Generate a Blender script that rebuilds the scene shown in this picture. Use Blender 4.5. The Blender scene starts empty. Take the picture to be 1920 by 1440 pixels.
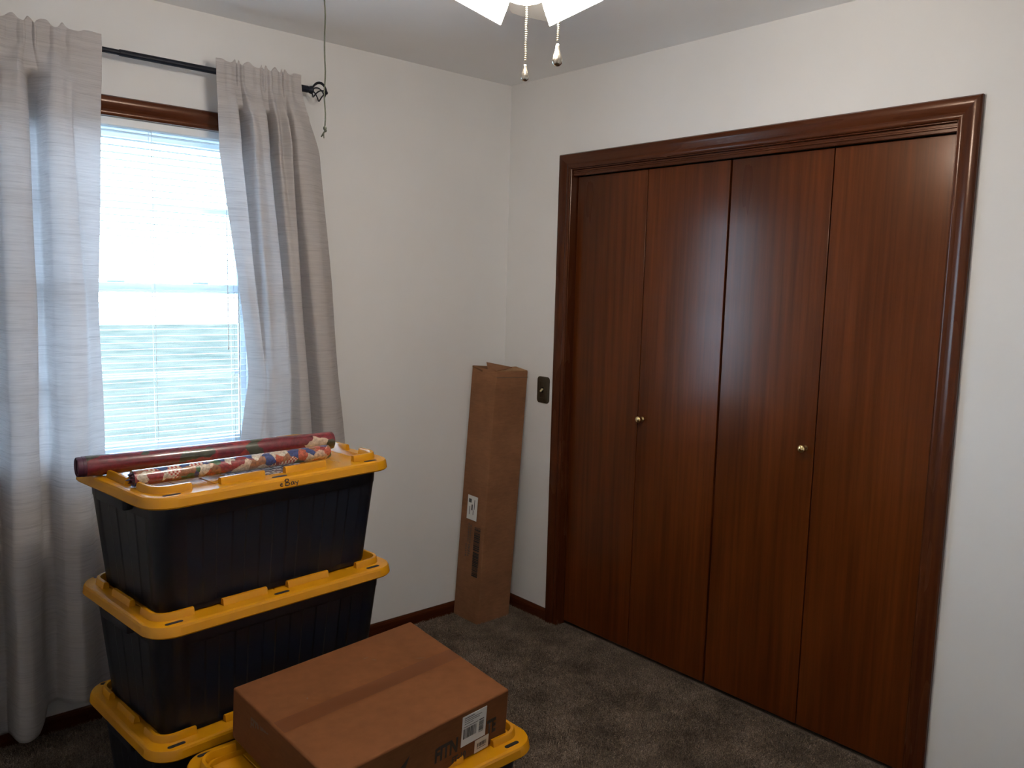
import bpy, bmesh, math, random
import numpy as np
from mathutils import Vector, Matrix

random.seed(4)
np.random.seed(4)
S = bpy.context.scene
COL = S.collection

# ------------------------------------------------------------------ camera
YAW, PIT, ROLL, FPX = 0.84742, -0.11556, 0.02648, 1548.15
fw = Vector((math.cos(PIT)*math.cos(YAW), math.cos(PIT)*math.sin(YAW), math.sin(PIT)))
r0 = Vector((math.sin(YAW), -math.cos(YAW), 0)); u0 = r0.cross(fw)
rt = math.cos(ROLL)*r0 + math.sin(ROLL)*u0
up = -math.sin(ROLL)*r0 + math.cos(ROLL)*u0
cd = bpy.data.cameras.new('camera'); cam = bpy.data.objects.new('camera', cd); COL.objects.link(cam)
cd.sensor_width = 36; cd.lens = FPX/1920*36; cd.clip_start = 0.02
M3 = Matrix((rt, up, -fw)).transposed()
cam.matrix_world = Matrix.Translation((-2.5671, -2.96419, 1.52073)) @ M3.to_4x4()
S.camera = cam

# ------------------------------------------------------------------ world, light levels, exposure
SKY = 20.0          # overcast sky radiance
SHADE_EMIT = 56.0   # frosted lamp shades
w = bpy.data.worlds.new('overcast_sky'); S.world = w; w.use_nodes = True
bg = w.node_tree.nodes['Background']; bg.inputs[0].default_value = (0.50, 0.73, 1.0, 1); bg.inputs[1].default_value = SKY
S.view_settings.view_transform = 'Standard'; S.view_settings.look = 'None'
S.view_settings.gamma = 1; S.view_settings.use_curve_mapping = False
S.view_settings.exposure = 0.0

# ------------------------------------------------------------------ material helpers
def mat(name, col=(0.5, 0.5, 0.5), rough=0.5, metal=0.0, spec=0.5, **kw):
    m = bpy.data.materials.new(name); m.use_nodes = True
    b = m.node_tree.nodes['Principled BSDF']
    b.inputs['Base Color'].default_value = (*col, 1); b.inputs['Roughness'].default_value = rough
    b.inputs['Metallic'].default_value = metal; b.inputs['Specular IOR Level'].default_value = spec
    for k, v in kw.items(): b.inputs[k.replace('_', ' ')].default_value = v
    return m
def N(m, t, **kw):
    n = m.node_tree.nodes.new(t)
    for k, v in kw.items(): setattr(n, k, v)
    return n
def Lk(m, a, b): m.node_tree.links.new(a, b)
def bsdf(m): return m.node_tree.nodes['Principled BSDF']
def coords(m, scale=(1, 1, 1), kind='Object', rot=(0, 0, 0)):
    tc = N(m, 'ShaderNodeTexCoord'); mp = N(m, 'ShaderNodeMapping')
    mp.inputs['Scale'].default_value = scale; mp.inputs['Rotation'].default_value = rot
    Lk(m, tc.outputs[kind], mp.inputs[0]); return mp.outputs[0]
def noise(m, vec, scale, detail=4, rough=0.55):
    n = N(m, 'ShaderNodeTexNoise'); n.inputs['Scale'].default_value = scale
    n.inputs['Detail'].default_value = detail; n.inputs['Roughness'].default_value = rough
    Lk(m, vec, n.inputs['Vector']); return n
def ramp(m, fac, stops, interp='LINEAR'):
    r = N(m, 'ShaderNodeValToRGB'); r.color_ramp.interpolation = interp
    e = r.color_ramp.elements
    while len(e) < len(stops): e.new(0.5)
    for i, (p, c) in enumerate(stops): e[i].position = p; e[i].color = (*c, 1)
    Lk(m, fac, r.inputs[0]); return r.outputs[0]
def bump(m, h, strength=0.2, dist=0.001):
    b = N(m, 'ShaderNodeBump'); b.inputs['Strength'].default_value = strength; b.inputs['Distance'].default_value = dist
    Lk(m, h, b.inputs['Height']); Lk(m, b.outputs[0], bsdf(m).inputs['Normal']); return b
def mixc(m, fac, a, b, mode='MIX'):
    x = N(m, 'ShaderNodeMix'); x.data_type = 'RGBA'; x.blend_type = mode
    for sock, v in ((0, fac), (6, a), (7, b)):
        if isinstance(v, (int, float)): x.inputs[sock].default_value = v
        elif isinstance(v, tuple): x.inputs[sock].default_value = (*v, 1)
        else: Lk(m, v, x.inputs[sock])
    return x.outputs[2]

def plaster(name, col):
    m = mat(name, col, 0.75, spec=0.25); v = coords(m)
    n = noise(m, v, 180, 3); bump(m, n.outputs[0], 0.12, 0.001)
    n2 = noise(m, v, 2.2, 3)
    Lk(m, ramp(m, n2.outputs[0], [(0.3, tuple(c*0.96 for c in col)), (0.7, col)]), bsdf(m).inputs['Base Color'])
    return m
WALL = plaster('wall_paint', (0.81, 0.80, 0.79))
CEIL = plaster('ceiling_paint', (0.94, 0.945, 0.95))

def wood(name, dark, mid, light, grain_axis=2, rough=0.3, coat=0.3):
    m = mat(name, mid, rough, spec=0.22, Coat_Weight=coat, Coat_Roughness=0.19)
    bsdf(m).inputs['Specular Tint'].default_value = (1.0, 0.55, 0.32, 1)
    sc = [46, 46, 46]; sc[grain_axis] = 1.3
    v = coords(m, tuple(sc)); n = noise(m, v, 1.0, 6, 0.65)
    sc2 = [5, 5, 5]; sc2[grain_axis] = 0.7
    n2 = noise(m, coords(m, tuple(sc2)), 1.0, 3)
    c1 = ramp(m, n.outputs[0], [(0.25, dark), (0.5, mid), (0.78, light)])
    c2 = ramp(m, n2.outputs[0], [(0.3, (0.62, 0.6, 0.58)), (0.7, (1.12, 1.1, 1.08))])
    Lk(m, mixc(m, 1.0, c1, c2, 'MULTIPLY'), bsdf(m).inputs['Base Color'])
    sc3 = [110, 110, 110]; sc3[grain_axis] = 4
    n3 = noise(m, coords(m, tuple(sc3)), 1.0, 2)
    bump(m, n3.outputs[0], 0.06, 0.0004)
    Lk(m, ramp(m, n2.outputs[0], [(0.2, (rough*0.85,)*3), (0.8, (rough*1.25,)*3)]), bsdf(m).inputs['Roughness'])
    return m
DOOR_WOOD = wood('stained_door_veneer', (0.052, 0.0105, 0.0019), (0.090, 0.0205, 0.0038), (0.130, 0.031, 0.0058), 2, 0.30)
TRIM_V = wood('stained_trim_upright', (0.040, 0.010, 0.004), (0.072, 0.018, 0.006), (0.105, 0.029, 0.009), 2, 0.26)
TRIM_X = wood('stained_trim_window', (0.040, 0.010, 0.004), (0.072, 0.018, 0.006), (0.105, 0.029, 0.009), 0, 0.26)
TRIM_Y = wood('stained_trim_closet', (0.040, 0.010, 0.004), (0.072, 0.018, 0.006), (0.105, 0.029, 0.009), 1, 0.26)
CLOSET_DARK = mat('closet_interior_paint', (0.25, 0.22, 0.2), 0.9)
WHITE_VINYL = mat('white_window_vinyl', (0.72, 0.74, 0.77), 0.4)
SLAT = mat('white_blind_slat', (0.80, 0.82, 0.84), 0.45)
CORDW = mat('white_blind_cord', (0.8, 0.8, 0.8), 0.8)

def glass_mat():
    m = bpy.data.materials.new('window_glass'); m.use_nodes = True; nt = m.node_tree
    nt.nodes.remove(nt.nodes['Principled BSDF']); out = nt.nodes['Material Output']
    tr = N(m, 'ShaderNodeBsdfTransparent'); tr.inputs[0].default_value = (0.94, 0.96, 0.96, 1)
    gl = N(m, 'ShaderNodeBsdfGlossy'); gl.inputs['Roughness'].default_value = 0.02
    fr = N(m, 'ShaderNodeFresnel'); fr.inputs[0].default_value = 1.45
    mx = N(m, 'ShaderNodeMixShader')
    ge = N(m, 'ShaderNodeNewGeometry'); sb = N(m, 'ShaderNodeMath'); sb.operation = 'SUBTRACT'; sb.inputs[0].default_value = 1.0; Lk(m, ge.outputs['Backfacing'], sb.inputs[1])
    mu = N(m, 'ShaderNodeMath'); mu.operation = 'MULTIPLY'; Lk(m, fr.outputs[0], mu.inputs[0]); Lk(m, sb.outputs[0], mu.inputs[1])
    Lk(m, mu.outputs[0], mx.inputs[0]); Lk(m, tr.outputs[0], mx.inputs[1]); Lk(m, gl.outputs[0], mx.inputs[2])
    Lk(m, mx.outputs[0], out.inputs[0]); return m
GLASS = glass_mat()

def fabric_mat():
    m = bpy.data.materials.new('slubbed_taupe_curtain'); m.use_nodes = True; nt = m.node_tree
    b = bsdf(m); b.inputs['Roughness'].default_value = 0.62; b.inputs['Specular IOR Level'].default_value = 0.35
    b.inputs['Sheen Weight'].default_value = 0.25
    v = coords(m, (5.0, 5.0, 190)); n = noise(m, v, 1.0, 4, 0.7)
    v2 = coords(m, (14, 14, 420)); n2 = noise(m, v2, 1.0, 3, 0.6)
    c = ramp(m, n.outputs[0], [(0.28, (0.58, 0.545, 0.54)), (0.46, (0.77, 0.73, 0.72)), (0.70, (0.84, 0.80, 0.79))])
    c = mixc(m, 0.35, c, ramp(m, n2.outputs[0], [(0.3, (0.48, 0.44, 0.43)), (0.7, (0.82, 0.78, 0.76))]))
    Lk(m, c, b.inputs['Base Color'])
    ad = N(m, 'ShaderNodeMath'); ad.operation = 'ADD'; Lk(m, n.outputs[0], ad.inputs[0]); Lk(m, n2.outputs[0], ad.inputs[1])
    bp = bump(m, ad.outputs[0], 0.4, 0.002)
    tl = N(m, 'ShaderNodeBsdfTranslucent'); Lk(m, c, tl.inputs[0]); Lk(m, bp.outputs[0], tl.inputs['Normal'])
    mx = N(m, 'ShaderNodeMixShader'); mx.inputs[0].default_value = 0.48
    Lk(m, b.outputs[0], mx.inputs[1]); Lk(m, tl.outputs[0], mx.inputs[2]); Lk(m, mx.outputs[0], nt.nodes['Material Output'].inputs[0])
    return m
FABRIC = fabric_mat()
ROD = mat('black_rod_enamel', (0.008, 0.010, 0.018), 0.5, spec=0.25)

def carpet_mat(name, k=1.0):
    m = mat(name, (0.1, 0.08, 0.065), 0.95, spec=0.1)
    v = coords(m); n = noise(m, v, 5.5, 4, 0.6); n2 = noise(m, v, 240, 3, 0.7)
    c = ramp(m, n.outputs[0], [(0.33, (0.085*k, 0.066*k, 0.052*k)), (0.50, (0.125*k, 0.098*k, 0.078*k)), (0.66, (0.17*k, 0.135*k, 0.110*k))])
    d = ramp(m, n2.outputs[0], [(0.32, (0.40, 0.38, 0.36)), (0.5, (0.9, 0.88, 0.85)), (0.70, (1.9, 1.8, 1.65))])
    Lk(m, mixc(m, 1.0, c, d, 'MULTIPLY'), bsdf(m).inputs['Base Color'])
    bump(m, n2.outputs[0], 0.8, 0.006); return m
CARPET = carpet_mat('brown_carpet_backing', 1.3); PILE = carpet_mat('brown_carpet_pile', 1.85)

def plastic(name, col, rough, pebble=0.12):
    m = mat(name, col, rough, spec=0.45); n = noise(m, coords(m), 420, 2); bump(m, n.outputs[0], pebble, 0.0006)
    n2 = noise(m, coords(m), 9, 4)
    Lk(m, ramp(m, n2.outputs[0], [(0.3, tuple(c*0.92 for c in col)), (0.7, col)]), bsdf(m).inputs['Base Color']); return m
YELLOW = plastic('yellow_tote_plastic', (0.53, 0.228, 0.004), 0.26)
BLACK = plastic('black_tote_plastic', (0.003, 0.0055, 0.013), 0.42, 0.2)
SLOT = mat('dark_slot_hollow', (0.01, 0.008, 0.005), 0.9)

def card(name, col, k=0.8):
    m = mat(name, col, 0.82, spec=0.2); v = coords(m); n = noise(m, v, 7, 5, 0.6)
    n2 = noise(m, coords(m, (30, 30, 160)), 1.0, 3)
    c = ramp(m, n.outputs[0], [(0.28, tuple(c*k for c in col)), (0.68, col)])
    c2 = ramp(m, n2.outputs[0], [(0.3, (0.9, 0.89, 0.88)), (0.7, (1.05, 1.05, 1.05))])
    Lk(m, mixc(m, 1, c, c2, 'MULTIPLY'), bsdf(m).inputs['Base Color']); bump(m, n2.outputs[0], 0.15, 0.0008); return m
CARD = card('brown_corrugated_card', (0.165, 0.060, 0.020), 0.86)
CARD_T = card('scuffed_corrugated_card', (0.26, 0.118, 0.056), 0.72)
CARD_EDGE = card('torn_card_edge', (0.36, 0.20, 0.10))
CARD_IN = card('inside_card', (0.20, 0.10, 0.05))
TAPE = mat('brown_packing_tape', (0.115, 0.039, 0.013), 0.62, spec=0.15)
INK = mat('black_print_ink', (0.022, 0.017, 0.014), 0.7)
INK_FAINT = mat('faded_print_ink', (0.12, 0.07, 0.045), 0.8)
INK_LABEL = mat('label_ink', (0.05, 0.05, 0.055), 0.7)
PAPER = mat('white_label_paper', (0.68, 0.68, 0.66), 0.55)
PAPER_C = mat('cream_label_paper', (0.60, 0.54, 0.44), 0.6)
BRASS = mat('polished_brass', (0.80, 0.60, 0.28), 0.12, 1.0)
ABRASS = mat('antique_brass_plate', (0.085, 0.068, 0.045), 0.38, 0.7)
IVORY = mat('ivory_toggle', (0.62, 0.52, 0.30), 0.4)
MARKER = mat('black_marker', (0.03, 0.012, 0.004), 0.6)
CORDG = mat('green_grey_cord', (0.07, 0.075, 0.055), 0.85)

# ------------------------------------------------------------------ mesh helpers
def link(name, bm, m, parent=None, smooth=False, kind=None, angle=None, flat=None):
    me = bpy.data.meshes.new(name); bmesh.ops.recalc_face_normals(bm, faces=bm.faces); bm.to_mesh(me); bm.free()
    if smooth or angle:
        for p in me.polygons: p.use_smooth = True
        if angle:
            me.set_sharp_from_angle(angle=math.radians(angle))
        if flat:      # broad faces keep their own plane normal, only the small bevel faces are smooth
            for p in me.polygons:
                if p.area > flat: p.use_smooth = False
    o = bpy.data.objects.new(name, me); COL.objects.link(o)
    for mm in (m if isinstance(m, (list, tuple)) else [m]): me.materials.append(mm)
    if parent: o.parent = parent
    if kind: o['kind'] = kind
    return o
def empty(name, loc=(0, 0, 0), rz=0.0, kind=None, parent=None):
    o = bpy.data.objects.new(name, None); COL.objects.link(o); o.location = loc; o.rotation_euler = (0, 0, rz)
    o.empty_display_size = 0.05
    if kind: o['kind'] = kind
    if parent: o.parent = parent
    return o
def tag(o, label, cat, group=None):
    o['label'] = label; o['category'] = cat
    if group: o['group'] = group
    return o
def box(bm, a, b, bevel=0.0, seg=2, mi=0):
    a, b = [min(p, q) for p, q in zip(a, b)], [max(p, q) for p, q in zip(a, b)]
    vs = [bm.verts.new((x, y, z)) for z in (a[2], b[2]) for y in (a[1], b[1]) for x in (a[0], b[0])]
    fs = [bm.faces.new([vs[i] for i in f]) for f in ((0, 2, 3, 1), (4, 5, 7, 6), (0, 1, 5, 4), (2, 6, 7, 3), (0, 4, 6, 2), (1, 3, 7, 5))]
    for f in fs: f.material_index = mi
    if bevel:
        es = list({e for f in fs for e in f.edges})
        bmesh.ops.bevel(bm, geom=es, offset=bevel, segments=seg, profile=0.5, affect='EDGES')
    return vs
def tube(bm, pts, r, n=10, caps=True):
    pts = [Vector(p) for p in pts]; rs = r if isinstance(r, (list, tuple)) else [r]*len(pts)
    rings = []; prev = None
    for i, p in enumerate(pts):
        t = (pts[min(i+1, len(pts)-1)] - pts[max(i-1, 0)]).normalized()
        if prev is None:
            a = t.orthogonal().normalized()
        else:
            a = (prev - t*prev.dot(t)); a = a.normalized() if a.length > 1e-6 else t.orthogonal().normalized()
        prev = a; b = t.cross(a)
        rings.append([bm.verts.new(p + rs[i]*(math.cos(2*math.pi*k/n)*a + math.sin(2*math.pi*k/n)*b)) for k in range(n)])
    for q, s in zip(rings, rings[1:]):
        for k in range(n): bm.faces.new((q[k], q[(k+1) % n], s[(k+1) % n], s[k]))
    if caps: bm.faces.new(rings[0][::-1]); bm.faces.new(rings[-1])
def lathe(bm, prof, n=24, mtx=None, closed=False):
    rings = []
    for r, z in prof:
        ring = []
        for k in range(n):
            p = Vector((r*math.cos(2*math.pi*k/n), r*math.sin(2*math.pi*k/n), z))
            ring.append(bm.verts.new(mtx @ p if mtx else p))
        rings.append(ring)
    prs = list(zip(rings, rings[1:])) + ([(rings[-1], rings[0])] if closed else [])
    for a, b in prs:
        for k in range(n): bm.faces.new((a[k], a[(k+1) % n], b[(k+1) % n], b[k]))
    if not closed:
        if prof[0][0] > 1e-5: bm.faces.new(rings[0][::-1])
        if prof[-1][0] > 1e-5: bm.faces.new(rings[-1])
    bmesh.ops.remove_doubles(bm, verts=bm.verts, dist=1e-7)
def sphere(bm, c, r, seg=12, ring=8, sc=(1, 1, 1)):
    g = bmesh.ops.create_uvsphere(bm, u_segments=seg, v_segments=ring, radius=r)
    for v in g['verts']: v.co = Vector((v.co.x*sc[0]+c[0], v.co.y*sc[1]+c[1], v.co.z*sc[2]+c[2]))
def quad(bm, pts):
    return bm.faces.new([bm.verts.new(p) for p in pts])
def frame_piece(bm, i0, i1, o0, o1, nrm, prof):
    """loft of a moulding profile (t across from inner to outer edge, v out of the wall), mitred ends"""
    i0, i1, o0, o1, nrm = map(Vector, (i0, i1, o0, o1, nrm))
    A = [bm.verts.new(i0 + t*(o0-i0) + nrm*v) for t, v in prof]; B = [bm.verts.new(i1 + t*(o1-i1) + nrm*v) for t, v in prof]
    k = len(prof)
    for j in range(k): bm.faces.new((A[j], A[(j+1) % k], B[(j+1) % k], B[j]))
    bm.faces.new(A[::-1]); bm.faces.new(B)
def text_mesh(txt, size, shear=0.0):
    c = bpy.data.curves.new('lettering', 'FONT'); c.body = txt; c.size = size; c.shear = shear; c.resolution_u = 3; c.offset = 0.045
    o = bpy.data.objects.new('lettering', c); COL.objects.link(o)
    bpy.context.view_layer.update()
    me = bpy.data.meshes.new_from_object(o.evaluated_get(bpy.context.evaluated_depsgraph_get()))
    bpy.data.objects.remove(o); bpy.data.curves.remove(c); return me

# ================================================================== SETTING
RX0, RY0, H = -2.80, -3.35, 2.44          # room: x -2.8..0, y -3.35..0
WX0, WX1, WZ0, WZ1 = -2.10, -1.225, 0.885, 2.046   # window opening
CY0, CY1, CZ = -0.407, -1.968, 2.034      # closet opening
T = 0.12

bm = bmesh.new(); box(bm, (RX0-T, RY0-T, -0.08), (0.75, T, 0.0)); link('floor', bm, CARPET, kind='structure')
bm = bmesh.new(); box(bm, (RX0-T, RY0-T, H), (0.75, T, H+0.08)); link('ceiling', bm, CEIL, kind='structure')
bm = bmesh.new()
box(bm, (RX0-T, 0, 0), (WX0, T, H)); box(bm, (WX1, 0, 0), (0.0, T, H)); box(bm, (WX0, 0, 0), (WX1, T, WZ0)); box(bm, (WX0, 0, WZ1), (WX1, T, H))
link('wall_back', bm, WALL, kind='structure')
bm = bmesh.new()
box(bm, (0, CY0, 0), (T, T, H)); box(bm, (0, RY0-T, 0), (T, CY1, H)); box(bm, (0, CY1, CZ), (T, CY0, H))
link('wall_right', bm, WALL, kind='structure')
bm = bmesh.new(); box(bm, (RX0-T, RY0-T, 0), (RX0, 0, H)); link('wall_left', bm, WALL, kind='structure')
bm = bmesh.new(); box(bm, (RX0, RY0-T, 0), (0, RY0, H)); link('wall_front', bm, WALL, kind='structure')
bm = bmesh.new()   # closet interior shell behind the doors
box(bm, (0.70, CY1-0.25, 0), (0.75, CY0+0.25, H)); box(bm, (T, CY0+0.2, 0), (0.70, CY0+0.25, H)); box(bm, (T, CY1-0.25, 0), (0.70, CY1-0.2, H))
link('wall_closet', bm, CLOSET_DARK, kind='structure')

# baseboards
def baseboard(name, a, b, m, nrm):
    bm = bmesh.new(); a, b, nrm = Vector(a), Vector(b), Vector(nrm)
    prof = [(0, 0), (0.012, 0), (0.012, 0.044), (0.009, 0.052), (0.004, 0.056), (0, 0.056)]
    A = [bm.verts.new(a+nrm*p+Vector((0, 0, z))) for p, z in prof]; B = [bm.verts.new(b+nrm*p+Vector((0, 0, z))) for p, z in prof]
    for j in range(6): bm.faces.new((A[j], A[(j+1) % 6], B[(j+1) % 6], B[j]))
    bm.faces.new(A[::-1]); bm.faces.new(B); return link(name, bm, m, kind='structure')
baseboard('baseboard_back', (RX0, 0, 0), (0, 0, 0), TRIM_X, (0, -1, 0))
baseboard('baseboard_right', (0, -0.012, 0), (0, CY0+0.062, 0), TRIM_Y, (-1, 0, 0))
baseboard('baseboard_right_end', (0, CY1-0.062, 0), (0, RY0, 0), TRIM_Y, (-1, 0, 0))

baseboard('baseboard_left', (RX0, RY0, 0), (RX0, -0.012, 0), TRIM_Y, (1, 0, 0))
baseboard('baseboard_front', (RX0+0.012, RY0, 0), (-0.012, RY0, 0), TRIM_X, (0, 1, 0))

# closet casing with stepped moulding
CP = [(0, 0), (0, 0.008), (0.08, 0.012), (0.2, 0.013), (0.3, 0.011), (0.38, 0.013), (0.6, 0.019), (0.8, 0.021), (0.93, 0.019), (1, 0.013), (1, 0)]
CW = 0.062
tr = empty('trim_1', (0, CY0, 0), kind='structure')
def rel(o, p): return tuple(Vector(p) - Vector(o.location))
def casing_piece(nm, parent, pts, nrm, m):
    bm = bmesh.new(); frame_piece(bm, *[rel(parent, p) for p in pts], nrm, CP); return link(nm, bm, m, parent, angle=35)
casing_piece('casing_head', tr, ((0, CY0, CZ), (0, CY1, CZ), (0, CY0+CW, CZ+CW), (0, CY1-CW, CZ+CW)), (-1, 0, 0), TRIM_Y)
casing_piece('casing_side', tr, ((0, CY0, 0), (0, CY0, CZ), (0, CY0+CW, 0), (0, CY0+CW, CZ+CW)), (-1, 0, 0), TRIM_V)
casing_piece('casing_side', tr, ((0, CY1, 0), (0, CY1, CZ), (0, CY1-CW, 0), (0, CY1-CW, CZ+CW)), (-1, 0, 0), TRIM_V)
for nm, a, b, m in (('jamb', (-0.005, CY0-0.004, 0), (0.118, CY0-0.0002, CZ), TRIM_V), ('jamb', (-0.005, CY1+0.0002, 0), (0.118, CY1+0.004, CZ), TRIM_V),
                    ('head_jamb', (-0.005, CY0-0.004, CZ-0.005), (0.118, CY1+0.004, CZ-0.0002), TRIM_Y),
                    ('track_fascia', (0.008, CY0-0.004, CZ-0.030), (0.020, CY1+0.004, CZ-0.005), TRIM_Y),
                    ('fascia_bead', (0.003, CY0-0.004, CZ-0.020), (0.008, CY1+0.004, CZ-0.013), TRIM_Y)):
    bm = bmesh.new(); box(bm, rel(tr, a), rel(tr, b), 0.0015, 1); link(nm, bm, m, tr)

# bifold doors: two pairs of flush panels, brass knobs beside the folds
ys = [-0.414, -0.799, -1.184, -1.576, -1.961]
DX = 0.036
def knob(parent, y, z):
    bm = bmesh.new(); mt = Matrix.Translation((DX, y, z)) @ Matrix.Rotation(-math.pi/2, 4, 'Y')
    lathe(bm, [(0.011, 0.0), (0.011, 0.003), (0.006, 0.006), (0.0055, 0.014), (0.011, 0.019), (0.0145, 0.025), (0.0135, 0.031), (0.008, 0.0345), (0, 0.0355)], 24, mt)
    for v in bm.verts: v.co -= Vector(parent.location)
    o = link('knob', bm, BRASS, parent, smooth=True); o['label'] = 'small round brass knob'; return o
for d, (i, j) in enumerate(((0, 1), (2, 3))):
    root = empty('door_%d' % (d+1), (DX, ys[i], 0), kind='structure')
    for k in (i, j):
        y0, y1 = ys[k], ys[k+1]
        g0 = 0.004 if k == 2 else 0.0014; g1 = 0.004 if k == 1 else 0.0014
        bm = bmesh.new(); box(bm, (0, y0-g0-root.location.y, 0.018), (0.030, y1+g1-root.location.y, 2.003), 0.002, 2)
        p = link('door_panel', bm, DOOR_WOOD, root, angle=50, flat=0.05)
        if k == 1:
            kb = knob(root, -0.824, 1.005); kb.parent = p
        if k == 2:
            kb = knob(root, -1.543, 1.003); kb.parent = p

# window casing
tw = empty('trim_2', ((WX0+WX1)/2, 0, WZ0), kind='structure')
casing_piece('casing_head', tw, ((WX0, 0, WZ1), (WX1, 0, WZ1), (WX0-CW, 0, WZ1+CW), (WX1+CW, 0, WZ1+CW)), (0, -1, 0), TRIM_X)
casing_piece('casing_side', tw, ((WX0, 0, WZ0), (WX0, 0, WZ1), (WX0-CW, 0, WZ0), (WX0-CW, 0, WZ1+CW)), (0, -1, 0), TRIM_V)
casing_piece('casing_side', tw, ((WX1, 0, WZ0), (WX1, 0, WZ1), (WX1+CW, 0, WZ0), (WX1+CW, 0, WZ1+CW)), (0, -1, 0), TRIM_V)
for nm, a, b in (('stool', (WX0-0.09, -0.035, WZ0-0.022), (WX1+0.09, -0.0002, WZ0-0.0005)), ('apron', (WX0-0.06, -0.016, WZ0-0.082), (WX1+0.06, -0.0002, WZ0-0.0225))):
    bm = bmesh.new(); box(bm, rel(tw, a), rel(tw, b), 0.004, 2); link(nm, bm, TRIM_X, tw)

# double-hung window
win = empty('window_1', ((WX0+WX1)/2, 0.06, WZ0), kind='structure')
def wpart(nm, a, b, m=WHITE_VINYL, par=win, bev=0.002):
    bm = bmesh.new(); box(bm, rel(win, a), rel(win, b), bev, 1)
    return link(nm, bm, m, par)
wpart('frame_side', (WX0+0.0005, 0.045, WZ0+0.001), (WX0+0.03, 0.118, WZ1-0.001)); wpart('frame_side', (WX1-0.03, 0.045, WZ0+0.001), (WX1-0.0005, 0.118, WZ1-0.001))
wpart('frame_head', (WX0+0.03, 0.045, WZ1-0.030), (WX1-0.03, 0.118, WZ1-0.001)); wpart('frame_sill', (WX0+0.03, 0.045, WZ0+0.001), (WX1-0.03, 0.118, WZ0+0.02))
gx0, gx1 = WX0+0.03, WX1-0.03
def sash(nm, y, z0, z1, zm, lo, hi):
    s = wpart(nm, (gx0, y, z0), (gx0+0.022, y+0.022, z1))
    wpart('sash_stile', (gx1-0.022, y, z0), (gx1, y+0.022, z1), par=s)
    wpart('sash_rail', (gx0+0.022, y, z0), (gx1-0.022, y+0.022, z0+lo), par=s); wpart('sash_rail', (gx0+0.022, y, z1-hi), (gx1-0.022, y+0.022, z1), par=s)
    wpart('muntin', (gx0+0.022, y+0.004, zm-0.010), (gx1-0.022, y+0.018, zm+0.010), par=s)
    for a, b in ((z0+lo, zm-0.010), (zm+0.010, z1-hi)):
        wpart('pane', (gx0+0.022, y+0.010, a), (gx1-0.022, y+0.013, b), GLASS, s, 0)
    return s
sash('upper_sash', 0.085, 1.47, WZ1-0.030, 1.772, 0.03, 0.022)
s2 = sash('lower_sash', 0.058, WZ0+0.02, 1.505, 1.180, 0.035, 0.032)
for x in (-1.71, -1.42):
    wpart('sash_lock', (x-0.03, 0.062, 1.505), (x+0.03, 0.080, 1.513), par=s2)

# outside: damp ground seen through the blind
def grass_mat():
    m = mat('damp_yard_ground', (0.03, 0.036, 0.022), 1.0, spec=0.0); n = noise(m, coords(m), 0.9, 6, 0.7)
    Lk(m, ramp(m, n.outputs[0], [(0.3, (0.042, 0.048, 0.039)), (0.7, (0.10, 0.086, 0.065))]), bsdf(m).inputs['Base Color']); return m
LAWN = grass_mat()
bm = bmesh.new(); box(bm, (-14, 0.6, -0.55), (22, 34, -0.45)); link('ground_outside', bm, LAWN, kind='structure')

# ================================================================== MINI BLIND
bl = tag(empty('mini_blind', ((WX0+WX1)/2, 0.022, WZ1)), 'white aluminium mini blind with open slats hung inside the window frame', 'blind')
BX0, BX1 = WX0+0.006, WX1-0.006
def bpart(nm, a, b, m=SLAT, bev=0.002):
    bm = bmesh.new(); box(bm, rel(bl, a), rel(bl, b), bev, 1); return link(nm, bm, m, bl)
bpart('headrail', (BX0, 0.008, WZ1-0.028), (BX1, 0.036, WZ1-0.002))
bpart('bottom_rail', (BX0, 0.012, WZ0+0.004), (BX1, 0.034, WZ0+0.016))
bm = bmesh.new(); q = []
for s in range(5):
    yy = -0.0125+0.025*s/4; zz = 0.0016*(1-((s-2)/2)**2)
    q.append([bm.verts.new((x, yy, zz+d)) for d in (0, 0.0006) for x in (BX0-bl.location.x+0.002, BX1-bl.location.x-0.002)])
for a, b in zip(q, q[1:]):
    bm.faces.new((a[0], a[1], b[1], b[0])); bm.faces.new((a[2], b[2], b[3], a[3]))
bm.faces.new((q[0][0], q[0][2], q[0][3], q[0][1])); bm.faces.new((q[-1][0], q[-1][1], q[-1][3], q[-1][2]))
s0 = link('slat', bm, SLAT, bl, angle=40)
nsl = 49; zt, zb = WZ1-0.045, WZ0+0.028
for i in range(nsl):
    o = s0 if i == 0 else s0.copy()
    if i: COL.objects.link(o); o.parent = bl
    o.location = (0, 0, zt + (zb-zt)*i/(nsl-1) - WZ1); o.rotation_euler = (math.radians(-4), 0, 0)
for x in (-1.99, -1.60, -1.32):
    for yy in (-0.0145, 0.0145):
        bm = bmesh.new(); tube(bm, [rel(bl, (x, 0.022+yy, WZ1-0.02)), rel(bl, (x, 0.022+yy, WZ0+0.012))], 0.0009, 5); link('ladder_cord', bm, CORDW, bl)
bm = bmesh.new(); tube(bm, [rel(bl, (-1.345, 0.002, WZ1-0.03)), rel(bl, (-1.345, 0.001, 1.28))], 0.0016, 6)
sphere(bm, rel(bl, (-1.345, 0.001, 1.275)), 0.004, 8, 6, (1, 1, 1.8)); link('pull_cord', bm, CORDW, bl)
bm = bmesh.new(); tube(bm, [rel(bl, (-1.305, 0.001, WZ1-0.03)), rel(bl, (-1.305, -0.001, 0.93))], 0.0022, 6); link('tilt_wand', bm, CORDW, bl)

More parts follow.
